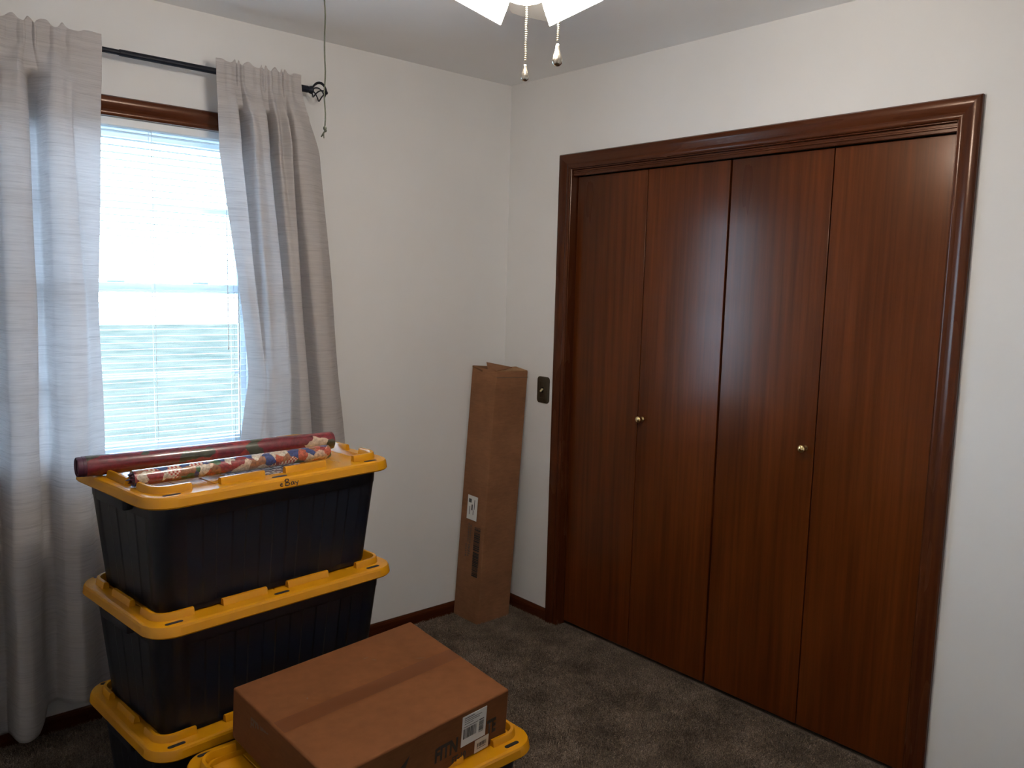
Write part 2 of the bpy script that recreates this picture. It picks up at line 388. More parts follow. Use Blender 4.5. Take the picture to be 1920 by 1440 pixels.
# ================================================================== CURTAIN ROD
RY, RZ = -0.080, 2.231
rod = tag(empty('curtain_rod', (-1.10, RY, RZ)), 'black metal curtain rod with twisted cage finial above the window', 'curtain rod')
bm = bmesh.new(); tube(bm, [(-1.30, 0, 0), (-0.62, 0, 0)], 0.0085, 14); link('inner_tube', bm, ROD, rod, angle=40)
bm = bmesh.new(); tube(bm, [(-0.62, 0, 0), (0.012, 0, 0)], 0.0105, 14); link('outer_tube', bm, ROD, rod, angle=40)
fin = None
bm = bmesh.new(); my = Matrix.Rotation(math.pi/2, 4, 'Y')
lathe(bm, [(0.0125, 0.010), (0.0125, 0.034), (0.010, 0.036), (0.013, 0.042), (0.015, 0.05), (0.010, 0.055), (0, 0.0555)], 16, my); fin = link('finial', bm, ROD, rod, angle=40)
for k in range(5):
    bm = bmesh.new(); pts = []
    for i in range(17):
        t = i/16; th = math.pi*t; rr = 0.031*math.sin(th)**0.8 + 0.004
        ph = 2*math.pi*k/5 + 2.0*t; x = 0.052 + 0.056*t
        pts.append((x, rr*math.cos(ph), rr*math.sin(ph)))
    tube(bm, pts, 0.0026, 6); link('cage_wire', bm, ROD, fin, smooth=True)
bm = bmesh.new(); sphere(bm, (0.110, 0, 0), 0.007, 10, 8); link('finial_tip', bm, ROD, fin, smooth=True)
f2 = fin.copy(); COL.objects.link(f2); f2.parent = rod; f2.location = (-1.288, 0, 0); f2.rotation_euler = (0, 0, math.pi)
for ch in list(fin.children):
    c = ch.copy(); COL.objects.link(c); c.parent = f2
for x in (-0.045, -1.22):
    bm = bmesh.new(); box(bm, (x-0.006, -0.004, -0.014), (x+0.006, 0.0785, -0.0106), 0.001, 1); box(bm, (x-0.011, 0.0755, -0.04), (x+0.011, 0.0793, 0.02), 0.001, 1)
    link('bracket', bm, ROD, rod)

# ================================================================== CURTAINS
def catmull(P, n):
    P = np.array(P, float); k = len(P); out = []
    for u in np.linspace(0, k-1, n):
        i = min(int(u), k-2); t = u-i
        p0 = P[max(i-1, 0)]; p1 = P[i]; p2 = P[i+1]; p3 = P[min(i+2, k-1)]
        m1 = (p2-p0)*0.42; m2 = (p3-p1)*0.42
        out.append((2*t**3-3*t**2+1)*p1 + (t**3-2*t**2+t)*m1 + (-2*t**3+3*t**2)*p2 + (t**3-t**2)*m2)
    return np.array(out)
def curtain(label, levels, hem, seed, gather):
    """levels: list of (z, [(x, y) fold points]) from rod height down; the same number of points on each level"""
    rng = np.random.RandomState(seed); nu, nz = 260, 170
    zs = np.array([l[0] for l in levels]); prof = np.array([catmull(l[1], nu) for l in levels]); prof[..., 1] = -0.08 + (prof[..., 1]+0.08)*1.35
    ztop = 2.272; V = []; U = np.linspace(0, 1, nu)
    ruff = 0.013*np.sin(U*gather*2*math.pi) + 0.008*np.sin(U*gather*4.7*math.pi+1.3) + 0.003*rng.normal(size=nu)
    ruff = np.convolve(np.pad(ruff, 5, mode='edge'), np.ones(11)/11, 'valid')*1.15
    env = np.clip(np.minimum(U, 1-U)*9, 0.15, 1)
    for j in range(nz):
        t = j/(nz-1)
        zc = np.interp(np.clip(t, 0, 1), [0, 0.12, 1], [ztop, 2.12, 0.0])
        zq = max(zc, levels[-1][0])
        # smooth blend between levels
        i = np.searchsorted(-zs, -zq) - 1; i = int(np.clip(i, 0, len(zs)-2))
        f = np.clip((zs[i]-zq)/(zs[i]-zs[i+1]), 0, 1); f = f*f*(3-2*f) if i == 0 else f
        p = prof[i]*(1-f) + prof[i+1]*f
        x, y = p[:, 0].copy(), p[:, 1].copy()
        hemz = np.interp(U, [h[0] for h in hem], [h[1] for h in hem])
        z = ztop - (ztop-zc)*((ztop-hemz)/ztop)
        if zc > 2.10:      # rod pocket: cloth hugs the rod, small gathers, ruffle above it
            k = np.clip((zc-2.10)/0.10, 0, 1)
            bulge = -0.011*math.exp(-((zc-RZ)/0.02)**2)
            yy = RY - 0.0135 + bulge*0.35 + ruff*0.7*env
            y = y*(1-k) + yy*k
            if zc > RZ+0.012:
                z = z + ruff*0.75*env*np.clip((zc-RZ-0.012)/0.03, 0, 1)
        else:
            k = np.clip((zc-1.80)/0.30, 0, 1); y = y + ruff*0.4*env*k
        x = x + 0.0018*np.sin(zc*9+U*23+seed)*np.clip(2.1-zc, 0, 1)
        y = y + 0.003*np.sin(zc*6.1+U*17+seed)*np.clip(2.1-zc, 0, 1)
        y = np.minimum(y, -0.0385 if zc < 2.12 else -0.0945)
        V.append(np.stack([x, y, z], -1))
    V = np.concatenate(V); idx = np.arange(nu*nz).reshape(nz, nu)
    F = np.stack([idx[:-1, :-1], idx[1:, :-1], idx[1:, 1:], idx[:-1, 1:]], -1).reshape(-1, 4)
    me = bpy.data.meshes.new('window_curtain'); me.from_pydata(V.tolist(), [], F.tolist()); me.materials.append(FABRIC)
    for p in me.polygons: p.use_smooth = True
    o = bpy.data.objects.new('window_curtain', me); COL.objects.link(o)
    so = o.modifiers.new('thickness', 'SOLIDIFY'); so.thickness = 0.0012; so.offset = 0
    tag(o, label, 'curtain'); return o
R, G, FV = -0.118, -0.052, -0.088
# left panel: edge that borders the glass is the last point
L_top = [(-2.36, FV), (-2.31, R), (-2.27, G), (-2.22, R), (-2.17, G), (-2.13, R), (-2.095, G), (-2.065, R), (-2.035, -0.105), (-2.005, R), (-1.985, G), (-1.968, G), (-1.955, R), (-1.92, R), (-1.895, -0.118), (-1.875, -0.098), (-1.83, -0.100), (-1.776, -0.092)]
L_hi = [(-2.37, FV), (-2.32, R), (-2.28, G), (-2.23, R), (-2.18, G), (-2.135, R), (-2.110, G), (-2.082, G), (-2.07, R), (-2.025, -0.125), (-1.992, -0.112), (-1.978, G), (-1.955, G), (-1.945, R), (-1.905, -0.128), (-1.878, -0.122), (-1.868, -0.100), (-1.784, -0.085)]
L_mid = [(-2.38, FV), (-2.33, R), (-2.29, G), (-2.24, R), (-2.19, G), (-2.145, R), (-2.115, G), (-2.085, G), (-2.072, R), (-2.035, -0.125), (-1.990, -0.112), (-1.982, G), (-1.950, G), (-1.94, -0.105), (-1.905, -0.135), (-1.862, -0.130), (-1.842, -0.100), (-1.802, -0.078)]
L_bot = [(-2.42, FV), (-2.36, R), (-2.31, G), (-2.26, R), (-2.21, G), (-2.16, R), (-2.13, G), (-2.10, G), (-2.085, R), (-2.050, -0.130), (-2.015, -0.105), (-1.990, -0.075), (-1.960, -0.070), (-1.935, -0.110), (-1.90, -0.130), (-1.865, -0.115), (-1.835, -0.085), (-1.795, -0.075)]
curtain('taupe slubbed curtain panel gathered at the far side of the window from the corner', [(2.25, L_top), (1.95, L_hi), (1.40, L_mid), (0.05, L_bot)],
        [(0, 0.05), (0.5, 0.062), (0.555, 0.075), (0.63, 0.135), (0.8, 0.140), (0.9, 0.135), (1, 0.155)], 1, 8.5)
R_top = [(-1.415, -0.092), (-1.385, -0.095), (-1.352, -0.100), (-1.343, G), (-1.335, G), (-1.325, R), (-1.295, -0.120), (-1.258, -0.108), (-1.250, G), (-1.240, -0.07), (-1.228, R), (-1.205, -0.105), (-1.185, -0.112), (-1.176, -0.06), (-1.170, -0.075), (-1.16, R), (-1.135, -0.100), (-1.100, -0.085)]
R_hi = [(-1.405, -0.086), (-1.375, -0.10), (-1.335, -0.105), (-1.325, G), (-1.312, G), (-1.300, -0.128), (-1.265, -0.120), (-1.235, -0.110), (-1.230, G), (-1.212, G), (-1.200, -0.110), (-1.180, -0.105), (-1.155, -0.122), (-1.146, -0.060), (-1.138, -0.075), (-1.125, -0.112), (-1.075, -0.110), (-1.018, -0.085)]
R_mid = [(-1.338, -0.078), (-1.315, -0.098), (-1.290, -0.102), (-1.278, -0.085), (-1.272, -0.110), (-1.262, -0.132), (-1.225, -0.120), (-1.190, -0.112), (-1.180, -0.085), (-1.168, -0.085), (-1.158, -0.118), (-1.135, -0.122), (-1.118, -0.110), (-1.112, G), (-1.085, G), (-1.072, -0.112), (-1.025, -0.118), (-0.965, -0.080)]
R_low = [(-1.298, -0.072), (-1.278, -0.095), (-1.262, -0.110), (-1.255, -0.115), (-1.248, -0.125), (-1.235, -0.132), (-1.205, -0.125), (-1.170, -0.118), (-1.155, -0.095), (-1.142, -0.090), (-1.128, -0.118), (-1.105, -0.124), (-1.088, -0.110), (-1.083, G), (-1.055, G), (-1.040, -0.112), (-0.99, -0.118), (-0.935, -0.080)]
R_bot = [(-1.345, -0.078), (-1.315, -0.100), (-1.29, -0.118), (-1.27, -0.112), (-1.255, -0.115), (-1.235, -0.128), (-1.20, -0.120), (-1.165, -0.112), (-1.150, -0.085), (-1.135, -0.085), (-1.115, -0.118), (-1.085, -0.120), (-1.065, -0.105), (-1.055, G), (-1.030, G), (-1.012, -0.112), (-0.96, -0.116), (-0.905, -0.080)]
curtain('taupe slubbed curtain panel gathered at the side of the window nearest the room corner', [(2.25, R_top), (1.95, R_hi), (1.48, R_mid), (1.12, R_low), (0.80, R_bot)],
        [(0, 0.10), (0.5, 0.08), (1, 0.07)], 2, 9.5)

# ================================================================== WALL SWITCH
sw = tag(empty('light_switch', (0, -0.275, 1.067)), 'antique brass switch plate with ivory toggle beside the closet casing', 'light switch')
def rounded_slab(bm, hw, hh, r, d0, d1, inset, axis='x', n=6):
    rings = []
    for (ins, d) in ((0, d0), (0, d1-inset*0.6), (inset, d1)):
        ring = []
        for cx, cz, a0 in ((1, 1, 0), (-1, 1, 90), (-1, -1, 180), (1, -1, 270)):
            for i in range(n+1):
                a = math.radians(a0+90*i/n); rr = max(r-ins, 0.0005)
                ring.append(bm.verts.new((-d, cx*(hw-r)+rr*math.cos(a), cz*(hh-r)+rr*math.sin(a))))
        rings.append(ring)
    k = len(rings[0])
    for a, b in zip(rings, rings[1:]):
        for i in range(k): bm.faces.new((a[i], a[(i+1) % k], b[(i+1) % k], b[i]))
    bm.faces.new(rings[0]); bm.faces.new(rings[-1][::-1])
bm = bmesh.new(); rounded_slab(bm, 0.039, 0.060, 0.016, 0.0003, 0.007, 0.005); pl = link('plate', bm, ABRASS, sw, angle=50)
bm = bmesh.new()   # raised rectangular rim round the toggle
for a, b in (((-0.020, 0.036), (0.020, 0.040)), ((-0.020, -0.040), (0.020, -0.036)), ((-0.022, -0.040), (-0.018, 0.040)), ((0.018, -0.040), (0.022, 0.040))):
    box(bm, (-0.009, a[0], a[1]), (-0.0069, b[0], b[1]), 0.0007, 1)
link('raised_rim', bm, ABRASS, pl)
bm = bmesh.new(); box(bm, (-0.0075, -0.006, -0.013), (-0.0069, 0.006, 0.013)); link('toggle_slot', bm, SLOT, pl)
bm = bmesh.new(); tube(bm, [(-0.0076, 0, 0.004), (-0.014, 0, -0.001), (-0.021, 0, -0.006)], [0.0048, 0.0043, 0.0040], 8); link('toggle', bm, IVORY, sw, smooth=True)
for z in (0.048, -0.048):
    bm = bmesh.new(); sphere(bm, (-0.0072, 0, z), 0.0032, 10, 6, (0.4, 1, 1)); link('screw', bm, ABRASS, pl, smooth=True)

# ================================================================== STORAGE TOTES
TL, TW, TH = 0.769, 0.515, 0.335      # lid length, width, height to the lid flange
def rrect(hl, hw, r, n=8):
    out = []
    for cx, cy, a0 in ((1, 1, 0), (-1, 1, 90), (-1, -1, 180), (1, -1, 270)):
        for i in range(n+1):
            a = math.radians(a0+90*i/n); out.append((cx*(hl-r)+r*math.cos(a), cy*(hw-r)+r*math.sin(a)))
    return out
def loft(bm, loops):
    rings = [[bm.verts.new((x, y, z)) for x, y in pts] for pts, z in loops]; k = len(rings[0])
    for a, b in zip(rings, rings[1:]):
        for i in range(k): bm.faces.new((a[i], a[(i+1) % k], b[(i+1) % k], b[i]))
    return rings
def ribbed(hl, hw, r, ribs, depth):
    """rounded rectangle whose long and short sides step in and out as shallow vertical ribs"""
    pts = []; base = rrect(hl, hw, r, 6)
    for i in range(4):
        arc = base[i*7:(i+1)*7]; nxt = base[((i+1) % 4)*7]; pts += arc
        a = Vector(arc[-1]); b = Vector(nxt); d = b-a; nrm = Vector((d.y, -d.x)).normalized()
        k = ribs if abs(d.x) > abs(d.y) else max(2, ribs//2)
        for j in range(k):
            c = (j+0.5)/k; hw_ = 0.30/k
            for t, o in ((c-hw_, 0), (c-hw_+0.06/k, -depth), (c+hw_-0.06/k, -depth), (c+hw_, 0)): 
                p = a + d*t + nrm*o; pts.append((p.x, p.y))
    return pts
def ridge(bm, pts, wd, z0, h):
    """moulded ridge along a polyline, rounded shoulders"""
    P = [Vector((*p, 0)) for p in pts]; sec = [(-wd/2, 0), (-wd/2+0.0025, h*0.8), (-wd/2+0.005, h), (wd/2-0.005, h), (wd/2-0.0025, h*0.8), (wd/2, 0)]
    rings = []
    for i, p in enumerate(P):
        t = P[min(i+1, len(P)-1)] - P[max(i-1, 0)]; t.normalize(); n = Vector((-t.y, t.x, 0))
        rings.append([bm.verts.new(p + n*a + Vector((0, 0, z0+b))) for a, b in sec])
    for a, b in zip(rings, rings[1:]):
        for k in range(5): bm.faces.new((a[k], a[k+1], b[k+1], b[k]))
    bm.faces.new(rings[0]); bm.faces.new(rings[-1][::-1])
def make_tote(loc, rz, label, group):
    t = tag(empty('storage_tote', loc, rz), label, 'storage bin', group)
    # body
    bm = bmesh.new(); loops = []
    for z, hl, hw, r in ((0.0, 0.312, 0.178, 0.035), (0.004, 0.322, 0.188, 0.04), (0.02, 0.328, 0.193, 0.045), (TH-0.075, 0.347, 0.222, 0.05)):
        loops.append((ribbed(hl, hw, r, 7, 0.0014 if z > 0.01 else 0.0008), z))
    rings = loft(bm, loops); bm.faces.new(rings[0][::-1])
    top = [(ribbed(0.349, 0.224, 0.052, 7, 0.0), TH-0.070), (ribbed(0.351, 0.226, 0.052, 7, 0.0), TH-0.024)]
    r2 = loft(bm, top); k = len(rings[-1])
    for i in range(k): bm.faces.new((rings[-1][i], rings[-1][(i+1) % k], r2[0][(i+1) % k], r2[0][i]))
    bm.faces.new(r2[-1])
    link('tote_body', bm, BLACK, t, angle=28, flat=0.006)
    for s in (-1, 1):      # hand grips under the short ends of the lid
        bm = bmesh.new(); box(bm, (s*0.349, -0.085, TH-0.062), (s*0.378, 0.085, TH-0.031), 0.006, 2); link('hand_grip', bm, BLACK, t, angle=40)
    # lid
    bm = bmesh.new(); hl, hw = TL/2, TW/2; z = TH
    loops = [(rrect(hl-0.012, hw-0.012, 0.062), z-0.030), (rrect(hl-0.003, hw-0.003, 0.07), z-0.031), (rrect(hl, hw, 0.072), z-0.027), (rrect(hl-0.003, hw-0.003, 0.070), z-0.008),
             (rrect(hl-0.006, hw-0.006, 0.068), z-0.0025), (rrect(hl-0.012, hw-0.012, 0.063), z), (rrect(hl-0.045, hw-0.062, 0.045), z), (rrect(hl-0.048, hw-0.065, 0.043), z-0.013)]
    rings = loft(bm, loops); bm.faces.new(rings[-1]); bm.faces.new(rings[0][::-1])
    # ridges: L at each corner, two bars on each long side, one on each short side
    RXo, RYo = 0.349, 0.205; wd, rh = 0.018, 0.0200
    for sx in (-1, 1):
        for sy in (-1, 1):
            pts = [(sx*0.255, sy*RYo), (sx*0.29, sy*RYo)]
            for a in np.linspace(90, 0, 8):
                pts.append((sx*(RXo-0.04+0.04*math.cos(math.radians(a))), sy*(RYo-0.04+0.04*math.sin(math.radians(a)))))
            pts.append((sx*RXo, sy*0.12)); ridge(bm, pts, wd, z-0.002, rh)
    for sy in (-1, 1):
        for a, b in ((-0.175, -0.045), (0.02, 0.155)): ridge(bm, [(a, sy*RYo), (b, sy*RYo)], wd, z-0.002, rh)
    for sx in (-1, 1): ridge(bm, [(sx*RXo, -0.055), (sx*RXo, 0.06)], wd, z-0.002, rh)
    # shallow raised tiles of the lid panel
    for i in range(8):
        for j in range(2):
            x0 = -0.326+i*0.0815; y0 = -0.185+j*0.186
            box(bm, (x0+0.0018, y0+0.0018, z-0.0132), (x0+0.0797, y0+0.1842, z-0.0090), 0.0012, 1)
    ld = link('tote_lid', bm, YELLOW, t, angle=32, flat=0.0025)
    # lock slots through the flange
    for sy in (-1, 1):
        for x in (-0.318, -0.012, 0.302):
            bm = bmesh.new(); n = 8; ring = []
            for cx, a0 in ((1, -90), (-1, 90)):
                for i in range(n+1):
                    a = math.radians(a0+180*i/n); ring.append((x+cx*0.017+0.0062*math.cos(a), sy*(hw-0.026)+0.0062*math.sin(a)))
            loft(bm, [(ring, z-0.0006), (ring, z+0.0006)]); bmesh.ops.holes_fill(bm, edges=bm.edges)
            link('lock_slot', bm, SLOT, ld)
    return t, ld
STEP = 0.3265
G1 = 'black storage totes with yellow lids'
t1, _ = make_tote((-1.574, -0.663, 0.0), 0.075, 'black tote with yellow lid at the floor, lowest of the stack by the window', G1)
t2, _ = make_tote((-1.579, -0.657, STEP), 0.096, 'black tote with yellow lid in the middle of the stack by the window', G1)
t3, lid3 = make_tote((-1.580, -0.640, 2*STEP), 0.116, 'black tote with yellow lid marked in pen, topmost of the stack, carrying wrapping paper', G1)
t4, lid4 = make_tote((-1.507, -1.228, 0.0), 0.020, 'black tote with yellow lid standing alone under the wide cardboard carton', G1)

# handwriting on the front lip of the top lid
strokes = [[(0, .45), (.35, .55), (.5, .85), (.3, 1.0), (.08, .75), (.05, .3), (.3, .05), (.6, .2)],
           [(1.15, .0), (1.3, 1.0), (1.25, 1.9)], [(1.0, 1.5), (1.4, 2.1), (1.95, 1.9), (1.9, 1.35), (1.35, 1.05), (2.0, .85), (2.15, .3), (1.7, 0.0), (1.15, .1)],
           [(3.1, .8), (2.75, .95), (2.5, .5), (2.65, .1), (3.0, .3), (3.15, .9), (3.15, .3), (3.3, .05)],
           [(3.5, .9), (3.7, .35), (4.05, .5)], [(4.2, 1.0), (4.0, .4), (3.75, -.6)]]
bm = bmesh.new(); s = 0.0138
for st in strokes:
    P = catmull(st, len(st)*5); pts = []
    for x, y in P:
        zz = TH-0.0225+y*s*0.62; yy = -(TW/2) - 0.0004 + 0.003*max(0, (zz-(TH-0.027))/0.019)
        pts.append((-0.026+x*s, yy, zz))
    tube(bm, pts, 0.0012, 5)
hw_ = link('handwriting', bm, MARKER, lid3); hw_['label'] = 'name handwritten in black marker'
# printed sticker on the lid panel
def sticker_mat():
    m = mat('printed_lid_sticker', (0.6, 0.6, 0.6), 0.5)
    b = N(m, 'ShaderNodeTexBrick'); b.inputs['Scale'].default_value = 1.0; b.inputs['Brick Width'].default_value = 0.034; b.inputs['Row Height'].default_value = 0.026; b.inputs['Mortar Size'].default_value = 0.0035
    b.inputs['Color1'].default_value = (0.72, 0.68, 0.62, 1); b.inputs['Color2'].default_value = (0.50, 0.47, 0.44, 1); b.inputs['Mortar'].default_value = (0.05, 0.04, 0.04, 1)
    Lk(m, coords(m), b.inputs['Vector']); n = noise(m, coords(m), 60, 3)
    c = mixc(m, ramp(m, n.outputs[0], [(0.50, (0, 0, 0)), (0.56, (1, 1, 1))]), b.outputs[0], (0.10, 0.07, 0.07)); Lk(m, c, bsdf(m).inputs['Base Color']); return m
bm = bmesh.new(); box(bm, (-0.10, -0.165, TH-0.0089), (0.145, -0.01, TH-0.0084)); link('printed_sticker', bm, sticker_mat(), lid3)

# ================================================================== WRAPPING PAPER ROLLS
def roll_mat(name, stops, scale, base, stretch=1.0, dots=False):
    m = mat(name, base, 0.35, spec=0.5, Coat_Weight=0.85, Coat_Roughness=0.09)
    v = coords(m, (scale*stretch, scale, scale)); n = noise(m, v, 1.3, 2)
    ad = N(m, 'ShaderNodeVectorMath'); ad.operation = 'MULTIPLY_ADD'; Lk(m, n.outputs['Color'], ad.inputs[0]); ad.inputs[1].default_value = (0.7, 0.7, 0.7); Lk(m, v, ad.inputs[2])
    vo = N(m, 'ShaderNodeTexVoronoi'); vo.inputs['Scale'].default_value = 1.0; Lk(m, ad.outputs[0], vo.inputs['Vector'])
    sp = N(m, 'ShaderNodeSeparateColor'); Lk(m, vo.outputs['Color'], sp.inputs[0])
    c = ramp(m, sp.outputs[0], stops, 'CONSTANT')
    n2 = noise(m, v, 3.5, 3)
    c = mixc(m, 1.0, c, ramp(m, n2.outputs[0], [(0.3, (0.45, 0.42, 0.42)), (0.7, (1.15, 1.1, 1.1))]), 'MULTIPLY')
    if dots:
        ck = N(m, 'ShaderNodeTexChecker'); ck.inputs['Scale'].default_value = 5.0; Lk(m, v, ck.inputs['Vector']); ck.inputs[1].default_value = (0.62, 0.55, 0.45, 1); ck.inputs[2].default_value = (0.35, 0.03, 0.02, 1)
        th = N(m, 'ShaderNodeMath'); th.operation = 'GREATER_THAN'; th.inputs[1].default_value = 0.80; Lk(m, sp.outputs[1], th.inputs[0])
        c = mixc(m, th.outputs[0], c, ck.outputs[0])
    Lk(m, c, bsdf(m).inputs['Base Color']); return m
RED_PAPER = roll_mat('poinsettia_wrapping_paper', [(0, (0.16, 0.012, 0.022)), (0.34, (0.24, 0.018, 0.03)), (0.52, (0.05, 0.055, 0.03)), (0.63, (0.30, 0.03, 0.025)), (0.74, (0.10, 0.012, 0.03)), (0.80, (0.42, 0.10, 0.04)), (0.86, (0.60, 0.47, 0.34))], 21, (0.2, 0.02, 0.03), 0.8)
MIX_PAPER = roll_mat('patchwork_wrapping_paper', [(0, (0.62, 0.56, 0.46)), (0.22, (0.26, 0.025, 0.03)), (0.40, (0.035, 0.06, 0.20)), (0.54, (0.30, 0.13, 0.06)), (0.66, (0.04, 0.12, 0.04)), (0.76, (0.45, 0.10, 0.05)), (0.87, (0.60, 0.45, 0.33))], 42, (0.5, 0.4, 0.3), 0.9, True)
CAP = mat('plum_roll_end', (0.06, 0.012, 0.03), 0.4)
CORE = mat('grey_card_core', (0.20, 0.16, 0.13), 0.9)
def roll(name, a, b, r, m, label, cap):
    a, b = Vector(a), Vector(b); d = b-a; Lr = d.length
    t = tag(empty(name, a), label, 'wrapping paper')
    t.rotation_euler = (0, -math.asin(d.z/Lr), math.atan2(d.y, d.x))
    my = Matrix.Rotation(math.pi/2, 4, 'Y')
    bm = bmesh.new(); x0 = 0.022 if cap else 0.0
    n = 40; rings = []
    for rr, z in ((r*0.78, x0+0.004), (r*0.985, x0), (r, x0+0.002), (r, Lr*0.33), (r*1.004, Lr*0.6), (r, Lr-0.002), (r*0.985, Lr), (r*0.78, Lr-0.004)):
        rings.append([bm.verts.new((z, rr*math.cos(2*math.pi*k/n), rr*math.sin(2*math.pi*k/n))) for k in range(n)])
    for p, q in zip(rings, rings[1:]):
        for k in range(n): bm.faces.new((p[k], p[(k+1) % n], q[(k+1) % n], q[k]))
    pa = link('paper', bm, m, t, angle=50)
    bm = bmesh.new(); tube(bm, [(r*0.02, r*math.cos(2.2)*1.001, r*math.sin(2.2)*1.001), (Lr-0.002, r*math.cos(2.2)*1.001, r*math.sin(2.2)*1.001)], 0.0007, 4); 
    for v in bm.verts: v.co.x = max(v.co.x, x0+0.001)
    link('overlap_edge', bm, m, pa)
    bm = bmesh.new(); lathe(bm, [(r*0.60, x0+0.001), (r*0.79, x0+0.001), (r*0.79, Lr-0.003), (r*0.60, Lr-0.003)], 28, my, closed=True); link('core', bm, CORE, t, angle=40)
    if cap:
        bm = bmesh.new(); lathe(bm, [(r*0.88, 0.0), (r*0.93, 0.001), (r*0.95, 0.004), (r*0.95, 0.013), (r*0.985, 0.014), (r*0.985, 0.0215), (r*0.70, 0.0215), (r*0.70, 0.003), (r*0.85, 0.003)], 32, my, closed=True)
        lathe(bm, [(0, 0.006), (r*0.72, 0.006), (r*0.72, 0.009), (0, 0.009)], 32, my); link('end_cap', bm, CAP, t, angle=40)
    else:
        bm = bmesh.new()   # ragged shrink film over the near end
        for k in range(9):
            a0 = 2*math.pi*k/9; rr = r*0.8
            pts = [(0.001, rr*math.cos(a0), rr*math.sin(a0)), (-0.006-0.004*(k % 3), rr*0.75*math.cos(a0+.3), rr*0.75*math.sin(a0+.3)), (-0.004, 0.3*rr*math.cos(a0), 0.3*rr*math.sin(a0)), (0.002, rr*math.cos(a0+.75), rr*math.sin(a0+.75))]
            quad(bm, pts)
        link('film_end', bm, CAP, t)
    return t
ZL = TH + 2*STEP + 0.0012     # top of the lid ridges
roll('wrapping_paper_roll', (-2.008, -0.592, ZL+0.0285), (-1.262, -0.612, ZL+0.0285), 0.0280, RED_PAPER, 'long thick roll of dark red poinsettia wrapping paper with end cap', True)
roll('wrapping_paper_roll', (-1.922, -0.776, ZL+0.0215), (-1.345, -0.738, ZL+0.0215), 0.0212, MIX_PAPER, 'shorter thin roll of white, red and blue patchwork wrapping paper', False)

# ================================================================== WIDE CARTON
ct = tag(empty('cardboard_carton', (-1.46, -1.20, 0.338)), 'wide flat brown cardboard carton with black lettering lying on a yellow tote lid', 'cardboard box')
C0 = Vector(ct.location)
topc = [Vector(p) for p in ((-1.750, -0.982, 0.477), (-1.148, -0.908, 0.477), (-1.190, -1.426, 0.473), (-1.752, -1.490, 0.473))]
botc = [Vector(p) for p in ((-1.762, -1.000, 0.3535), (-1.152, -0.930, 0.3535), (-1.188, -1.414, 0.336), (-1.757, -1.482, 0.336))]
topc = [p-C0 for p in topc]; botc = [p-C0 for p in botc]
def bil(c, u, v): return c[0]*(1-u)*(1-v) + c[1]*u*(1-v) + c[2]*u*v + c[3]*(1-u)*v
bm = bmesh.new(); vs = [bm.verts.new(p) for p in topc+botc]
for f in ((0, 1, 2, 3), (7, 6, 5, 4), (0, 4, 5, 1), (1, 5, 6, 2), (2, 6, 7, 3), (3, 7, 4, 0)): bm.faces.new([vs[i] for i in f])
bmesh.ops.bevel(bm, geom=list(bm.edges), offset=0.005, segments=3, profile=0.5, affect='EDGES')
body = link('carton_body', bm, CARD, ct, angle=60, flat=0.02)
nz = Vector((0, 0, 1))
def top_pt(u, v, h=0.0006): return bil(topc, u, v) + nz*h
# centre flap seam: recessed dark line and the strip of tape over it
bm = bmesh.new(); a = [top_pt(u, 0.5+d, 0.0004) for u, d in ((0.012, -0.003), (0.988, -0.003), (0.988, 0.003), (0.012, 0.003))]; quad(bm, a); link('flap_seam', bm, SLOT if False else INK_FAINT, body)
bm = bmesh.new(); a = [top_pt(u, 0.5+d, 0.0008) for u, d in ((0.010, -0.058), (0.99, -0.052), (0.99, 0.062), (0.010, 0.056))]; quad(bm, a); link('packing_tape', bm, TAPE, body)
for u, v, l, an in ((0.60, 0.21, 0.022, 0.2), (0.82, 0.42, 0.030, -0.5), (0.21, 0.36, 0.010, 0.8), (0.625, 0.26, 0.016, -0.9)):
    bm = bmesh.new(); p = top_pt(u, v, 0.0012); d = Vector((math.cos(an), math.sin(an), 0)); n = Vector((-d.y, d.x, 0))
    quad(bm, [p-d*l/2, p-n*0.0018, p+d*l/2, p+n*0.0022]); link('scuff_tear', bm, INK_FAINT, body)
# print on the long front face
def face_frame(c_t0, c_t1, c_b0, c_b1, out):
    def P(u, v, h=0.0007): return (c_t0*(1-u)+c_t1*u)*(1-v) + (c_b0*(1-u)+c_b1*u)*v + out*h
    return P
fo = (topc[2]-topc[3]).cross(nz).normalized()
FP = face_frame(topc[3], topc[2], botc[3], botc[2], fo)
def print_text(txt, P, u, v, w_, h_, m, nm, par, shear=0.0, off=0.0007):
    me = text_mesh(txt, 1.0, shear); xs = [q.co.x for q in me.vertices]; yy = [q.co.y for q in me.vertices]
    x0, x1, y0, y1 = min(xs), max(xs), min(yy), max(yy)
    for q in me.vertices:
        q.co = P(u + (q.co.x-x0)/(x1-x0)*w_, v + h_*(1-(q.co.y-y0)/(y1-y0)), off)
    me.materials.clear(); me.materials.append(m)
    o = bpy.data.objects.new(nm, me); COL.objects.link(o); o.parent = par; return o
print_text('FITN', FP, 0.545, 0.44, 0.135, 0.30, INK, 'lettering', body)
print_text('TE', FP, 0.862, 0.44, 0.060, 0.30, INK, 'lettering', body)
print_text('FT-10', FP, 0.650, 0.80, 0.085, 0.14, INK, 'lettering', body)
bm = bmesh.new(); quad(bm, [FP(0.30, 0.62), FP(0.40, 0.30), FP(0.36, 0.72), FP(0.255, 0.95)]); link('printed_mark', bm, INK, body)
